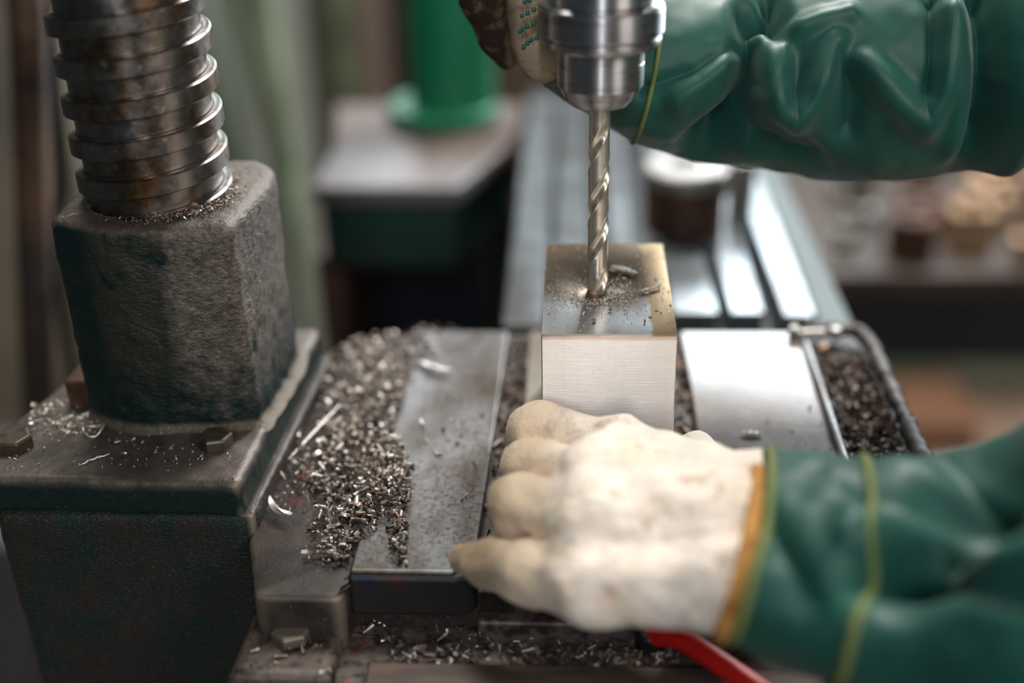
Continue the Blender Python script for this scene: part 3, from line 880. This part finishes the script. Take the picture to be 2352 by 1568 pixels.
# dust round the hole
pts = []
for _ in range(1500):
    a = rng.uniform(0, 6.283); r = .0050 + abs(rng.normal(0, .0085))
    x, y = HX - .002 + 1.35 * r * math.cos(a), HY - .005 + r * math.sin(a)
    if abs(x) < .0275 and .0008 < y < .093 and math.hypot(x - HX, y - HY) > .0050: pts.append((x, y, .0752 + rng.random() * .0003))
pile('drilling_dust', pts, [float(rng.uniform(.00022, .0008)) for _ in pts], dust_mat, 'fine bright drilling dust around the hole in the block', 'metal dust', m2=silver)
pts = scatter([(-.0275, .001), (.0275, .001), (.0275, .09), (-.0275, .09)], 110, .0753, .0003)
pile('block_grit', pts, [float(rng.uniform(.0003, .0012)) for _ in pts], dust_mat, 'scattered grit over the whole top of the steel block', 'metal dust')
# fine grit on flange and plates
pts = scatter([(-.2679, .032), (-.244, .0403), (-.2234, .0063), (-.259, .0058)], 150, .0206, .0006) + scatter([(-.27, -.022), (-.162, -.024), (-.16, .008), (-.26, .008)], 130, .0205, .0003)
pile('flange_grit', pts, [float(rng.uniform(.0004, .0022)) if i < 150 else float(rng.uniform(.0003, .0010)) for i in range(len(pts))], dust_mat, 'small bright chips and grit on the column flange', 'metal chips', m2=silver)
pts = scatter([(-.10, -.058), (-.055, -.055), (-.053, .01), (-.085, .02)], 420, .0004, .0002)
pile('plate_grit', pts, [float(rng.uniform(.0002, .0007)) for _ in pts], chip_steel, 'fine grit dusting the front of the left plate', 'metal dust')
pts = scatter([(.048, -.05), (.104, -.05), (.105, .06), (.085, .03)], 200, .0004, .0002)
pile('right_plate_grit', pts, [float(rng.uniform(.0003, .0010)) for _ in pts], chip_rust, 'fine brown grit on the near part of the right plate', 'metal dust')

chip_me = []
for i, (v, f) in enumerate(VAR[:12]):
    me = pymesh('chip', v, f); me.materials.append(chip_steel if i % 3 else chip_dark); me.polygons.foreach_set('use_smooth', [True] * len(me.polygons)); chip_me.append(me)


ORD = ['first', 'second', 'third', 'fourth', 'fifth', 'sixth', 'seventh', 'eighth', 'ninth', 'tenth', 'eleventh', 'twelfth', 'thirteenth', 'fourteenth', 'fifteenth', 'sixteenth', 'seventeenth', 'eighteenth', 'nineteenth', 'twentieth', 'twenty-first', 'twenty-second']
far_first = lambda l: enumerate(sorted(l, key=lambda p: -p[1]))


def lone_chip(x, y, z, s, label, group=None, name='steel_chip'):
    me = chip_me[rng.integers(len(chip_me))]
    o = bpy.data.objects.new(name, me); COL.objects.link(o)
    o.rotation_euler = (rng.uniform(0, 6.28), rng.normal(0, .2), rng.uniform(0, 6.28))
    R = np.array(o.rotation_euler.to_matrix()); v = np.array([tuple(p.co) for p in me.vertices]) @ R.T * s
    o.location = (x, y, z - v[:, 2].min()); o.scale = (s, s, s)
    return tag(o, label, 'metal chip', group)


for i, (x, y) in far_first([(-.0594, .0173), (-.0596, -.0059), (-.0603, -.0092), (-.0629, -.0124), (-.0873, .0614), (-.0759, .0231), (-.0726, .0523), (-.0674, .0536), (-.0647, .0458), (-.0625, .0439), (-.0673, .04), (-.0732, .0361), (-.0687, .0324), (-.0622, .0537), (-.076, .0437), (-.0874, .0494), (-.0781, .0249), (-.0689, .0983), (-.0832, .034), (-.0585, .058), (-.070, .047)]):
    lone_chip(x, y, .0001, float(rng.uniform(.0015, .003)), 'loose steel chip on the clear left plate, %s from its far end' % ORD[i], 'loose chips on the left plate')
for i, (x, y) in far_first([(.0883, .046), (.0998, .0659), (.0867, .0239), (.078, .055), (.060, .030), (.092, .035)]):
    lone_chip(x, y, .0001, float(rng.uniform(.0014, .0026)), 'loose chip on the brown oily right plate, %s from its far end' % ORD[i], 'loose chips on the right plate')
for i, (x, y) in far_first([(.0073, .02), (.0027, .0636), (.0133, .0579), (.0233, .0451), (-.006, .012), (.001, .022), (.015, .012)]):
    lone_chip(x, y, .0751, float(rng.uniform(.001, .002)), 'tiny chip on top of the steel block, %s from its back edge' % ORD[i], 'chips on the block')
for i, (x, y) in far_first([(-.2146, -.0007), (-.193, -.0056), (-.2601, .0282), (-.2651, .0301), (-.254, .0206), (-.244, .0133), (-.2393, .0115), (-.2027, -.0142), (-.2034, -.0005)]):
    lone_chip(x, y, .0205, float(rng.uniform(.0016, .003)), 'loose steel chip on the column flange, %s from the back' % ORD[i], 'loose chips on the column flange')


def wavy(name, a, b, amp, freq, r, label, m=silver, n=60, bow=0.):
    a = np.array(a); b = np.array(b); t = np.linspace(0, 1, n); d = b - a
    s = np.array((-d[1], d[0], 0)); s /= np.linalg.norm(s)
    q = a + t[:, None] * d + s * (amp * np.sin(t * freq) + bow * 4 * t * (1 - t))[:, None] + np.array((0, 0, 1)) * (amp * np.cos(t * freq) + amp)[:, None]
    rad = r * (.35 + .65 * np.sin(np.pi * np.clip(t, .03, .97)))
    return tag(tube(name, q, list(rad), m, n=8), label, 'metal chip')


wavy('needle_chip', (-.1445, .0163, .0015), (-.1281, .0604, .0045), 0.0002, 90, .00055, 'long straight needle chip lying across the chip heap')
wavy('curled_chip', (-.0945, .1075, .0022), (-.0779, .0983, .0022), .0003, 90, .0015, 'bright bowed chip at the far end of the left plate', bow=-.0022)
wavy('braided_chip', (.0027, .0636, .0760), (.0135, .0572, .0760), 0.0006, 110, .00062, 'thick braided silver curl behind the drill on the block top', bow=.0010)
wavy('braided_chip', (.0134, .0392, .0757), (.0238, .0456, .0757), 0.0005, 100, .00036, 'thin braided silver curl at the right edge of the block top', bow=-.0008)
wavy('braided_chip', (-.1475, -.010, -.0015), (-.1350, -.0230, -.0010), .0007, 120, .0010, 'frayed silver curl by the foot of the column flange', bow=-.0025)
wavy('braided_chip', (.0640, .0425, .0008), (.0735, .0420, .0008), .0004, 70, .0007, 'short braided curl on the brown right plate')
wavy('hair_chip', (-.2250, -.0190, .0207), (-.2150, -.0100, .0207), .0002, 20, .0004, 'thin bent hair-like chip near the front of the flange', bow=.0012)
ringp = [(-.2290 + .0046 * math.cos(a) * (1 + .08 * math.sin(3 * a)), 0.0090 + .0046 * math.sin(a), .0218 + .0014 * math.sin(2 * a + 1)) for a in np.linspace(0, 11.5, 60)]
tag(tube('ring_chip', ringp, .00020, silver, n=6), 'thin ring-shaped wire chip on the column flange', 'metal chip')
lathe_o = lathe('round_burr', [(.0004, -.0014), (.0013, -.0008), (.0015, 0), (.0013, .0008), (.0004, .0014)], (-.1755, .0325, .1190), part_tan, n=16)
tag(lathe_o, 'small round tan burr in front of the threaded screw', 'metal burr')

# ================================================================== RED HANDLE
RHN = empty('red_lever', (.035, -.09, -.030), 'red painted lever bar under the lower glove at the front ledge', 'lever')
tube('lever_bar', smooth_pts([(.0165, -.066, -.026), (.0280, -.0765, -.0185), (.0485, -.0985, -.0175), (.080, -.13, -.02)], 16), .0046, red_paint, RHN, n=20)
lathe('lever_pivot', [(.0062, 0), (.0062, .007), (.005, .0085)], (.0165, -.066, -.0312), bed_dark, RHN, n=24)

# ================================================================== FAR BED WITH SLOTS
G = empty('slotted_bed', (.05, .42, -.9), 'long slotted steel machine bed running away behind the table', 'machine bed')
box('bed_casting', -.062, .150, .20, .80, -.14, -.050, bed_dark, G, bev=.003)
for x0, x1, y0, y1 in [(-.058, -.033, .215, .70), (-.027, -.005, .215, .70), (.0100, .0260, .225, .70), (.0470, .0755, .232, .70), (.0836, .1037, .232, .70), (.1158, .1345, .228, .70)]:
    box('bed_strip', x0, x1, y0, y1, -.052, -.030, bed_steel, G, bev=.001)
prism('bed_side_rail', [(.1365, .200), (.1575, .200), (.1535, .70), (.1365, .70)], -.14, -.034, bed_edge, G, bev=.002)
box('bed_support', -.03, .12, .24, .66, -.9, -.138, bed_dark, G)
R1 = empty('rusty_workpiece', (.065, .37, -.03), 'round rusty brown steel blank with a bright turned top on the bed', 'metal part')
lathe('rusty_side', [(.027, -.030), (.0288, -.028), (.0288, .003), (.028, .005)], (.0645, .37, 0), rust_brown, R1, n=64)
lathe('turned_top', [(.0288, .005), (.0305, .0065), (.0305, .0155), (.028, .0175), (.011, .0175), (.010, .013)], (.0645, .37, 0), part_grey, R1, n=64)
R2 = empty('steel_bushing', (.109, .40, -.03), 'small grey steel bushing beside the rusty blank', 'metal part')
lathe('bushing_wall', [(.0090, -.030), (.0095, -.029), (.0095, .010), (.0088, .0115), (.0055, .0115), (.0055, .002)], (.1085, .395, 0), part_grey, R2, n=40)

# ================================================================== SECOND MACHINE (left background)
S2 = empty('green_machine', (-.15, .62, -.9), 'dark green machine with a worn grey table top in the left background', 'machine')
prism('machine_top', [(-.236, .500), (-.112, .498), (-.070, .620), (-.066, .70), (-.066, .74), (-.26, .74), (-.236, .60)], -.064, -.046, grey_top, S2, bev=.004)
prism('machine_body', [(-.232, .510), (-.116, .508), (-.080, .620), (-.070, .73), (-.25, .73)], -.125, -.063, dark_green, S2, bev=.004)
box('machine_leg', -.246, -.222, .53, .57, -.9, -.124, mat('pinkish_brown_leg', lin(122, 96, 86), rough=.6), S2)
box('machine_leg', -.10, -.075, .68, .72, -.9, -.124, bed_dark, S2)
box('machine_leg', -.248, -.222, .69, .73, -.9, -.124, bed_dark, S2)
box('rear_cabinet', -.205, -.105, .60, .73, -.9, -.124, navy, S2)
GC = empty('green_column', (-.13, .75, -.05), 'bright emerald green round column with a flanged foot on the grey machine top', 'machine column')
lathe('column_tube', [(.042, -.030), (.042, .33)], (-.132, .695, 0), green_paint, GC, n=64)
lathe('column_flange', [(.052, -.0460), (.054, -.044), (.054, -.033), (.051, -.030), (.044, -.0295)], (-.142, .690, 0), green_paint, GC, n=64)

# ================================================================== POSTS, CABINETS AND PIPES AT THE BACK
tag(box('steel_post', -.556, -.454, 1.50, 1.57, -.9, .30, pale_grey, bev=.004), 'pale grey steel post against the back wall', 'post')
tag(box('steel_post', -.412, -.356, 1.50, 1.57, -.9, .30, pale_green, bev=.004), 'pale yellow-green steel post against the back wall', 'post')
tag(box('wall_board', -.450, -.414, 1.53, 1.60, -.9, .30, olive, bev=.004), 'dark olive board between the grey and the yellow-green post', 'board')
tag(box('tall_back_box', -.354, -.308, 1.40, 1.58, -.9, .30, brown_cab, bev=.004), 'narrow pinkish brown cabinet at the back wall', 'cabinet')
tag(box('tall_back_box', -.16, .15, 1.42, 1.52, -.9, .85, mat('brown_blocker_paint', lin(92, 76, 62), rough=.6), bev=.03, seg=4), 'added brown light blocker hidden behind the drill chuck', 'cabinet')  # unseen box added to darken the window reflection on the block top
tag(box('dark_panel', -.304, -.20, 1.45, 1.58, -.9, .30, dark_brown, bev=.004), 'dark brown panel behind the green column', 'panel')
tag(tube('leaning_pipe', [(-.365, .86, .25), (-.348, .86, -.16), (-.360, .86, -.9)], .0165, pale_green), 'pale green pipe standing beside the grey machine', 'pipe')
tag(tube('diagonal_pipe', [(-.66, 1.45, .28), (-.545, 1.45, -.40), (-.52, 1.45, -.9)], .012, pale_grey), 'thin whitish pipe slanting down at the back', 'pipe')
tag(box('white_board', .16, .80, 1.54, 1.60, -.35, .34, mat('warm_white_board', lin(214, 206, 200), rough=.6), bev=.004), 'warm white board on the back wall above the green sleeve', 'board')
tag(box('beige_locker', -1.30, -.74, 1.20, 1.55, -.9, .35, beige, bev=.006), 'beige painted locker behind the hose', 'locker')
tag(box('wall_board', -.655, -.558, 1.52, 1.60, -.9, .30, mat('sage_green_board', lin(112, 132, 112), rough=.6), bev=.004), 'sage green board left of the pale grey post', 'board')
# ribbed hose
hp = smooth_pts([(-.345, .30, .25), (-.3542, .30, .1507), (-.3747, .30, .0371), (-.4085, .30, -.1423), (-.45, .30, -.4), (-.47, .30, -.9)], 420)
hr = .0112 + .0009 * np.sin(np.arange(420) * 2.1)
tag(tube('ribbed_hose', hp, list(hr), hose_mat, n=18), 'dark brown ribbed flexible hose hanging left of the column', 'hose')
tag(tube('black_cable', smooth_pts([(-.352, .34, .24), (-.3590, .34, .14), (-.3740, .34, .02), (-.397, .34, -.12), (-.42, .34, -.9)], 40), .0045, bed_dark), 'thin black cable hanging beside the ribbed hose', 'cable')
tag(box('grey_bin', -.80, -.55, .62, .86, -.9, -.52, mat('slate_grey_bin', lin(84, 88, 92), rough=.6), bev=.01), 'slate grey bin on the floor left of the column', 'bin')
tag(box('wooden_block', -.345, -.305, .05, .10, -.9, -.28, orange_wood, bev=.004), 'tan wooden post beside the column foot', 'post')

# ================================================================== BENCH ON THE RIGHT
BN = empty('parts_bench', (.55, .95, -.9), 'oily workbench behind the right end of the table, dark navy front', 'workbench')
box('bench_top', .24, 1.25, .78, 1.25, -.285, -.255, bench_wood, BN, bev=.004)
box('bench_front', .26, 1.23, .80, 1.20, -.375, -.285, navy, BN)
for x in (.27, 1.17):
    for y in (.82, 1.16):
        box('bench_leg', x, x + .05, y - .02, y + .02, -.9, -.37, navy, BN)
kinds = [(part_grey, 'grey'), (part_dark, 'dark'), (part_tan, 'tan'), (rust_brown, 'rusty')]
spots = [(.30, .84), (.37, .83), (.44, .85), (.50, .82), (.56, .84), (.63, .83), (.33, .92), (.41, .93), (.48, .92), (.55, .93), (.62, .92), (.69, .90), (.34, 1.02), (.43, 1.03), (.52, 1.02), (.60, 1.03), (.68, 1.01), (.38, 1.13), (.48, 1.14), (.58, 1.13), (.68, 1.13), (.76, 1.02)]
row = ['front row', 'second row', 'third row', 'back row']
for i, (x, y) in enumerate(spots):
    m, cn = kinds[(i * 7 + i // 3) % 4]
    r = .020 + .012 * ((i * 37) % 10) / 10; h = .03 + .07 * ((i * 53) % 10) / 10
    rw = 0 if i < 6 else 1 if i < 12 else 2 if i < 17 or i == 21 else 3
    lab = '%s machined part, number %s from the left in the %s on the bench' % (cn, ['one', 'two', 'three', 'four', 'five', 'six'][(i, i - 6, i - 12, i - 17)[rw] if i != 21 else 5], row[rw])
    e = empty('machined_part', (x, y, -.255), lab, 'metal part', 'machined parts on the bench')
    if i % 3 == 0:
        lathe('flanged_body', [(r, 0), (r, h * .3), (r * .7, h * .34), (r * .7, h), (r * .35, h), (r * .35, h * .6)], (x, y, -.2548), m, e, n=28)
    elif i % 3 == 1:
        lathe('round_body', [(r * .9, 0), (r, .003), (r, h - .003), (r * .9, h), (r * .4, h), (r * .4, h * .5)], (x, y, -.2548), m, e, n=28)
    else:
        box('square_body', x - r, x + r, y - r * .8, y + r * .8, -.2548, -.2548 + h * .7, m, e, bev=.003)
        lathe('boss', [(r * .5, 0), (r * .5, .014), (r * .4, .016)], (x, y, -.255 + h * .7), m, e, n=24)
tag(box('wooden_crate', .56, .72, 1.40, 1.58, -.9, -.84, orange_wood, bev=.006), 'low orange-brown wooden crate on the floor under the bench', 'crate')
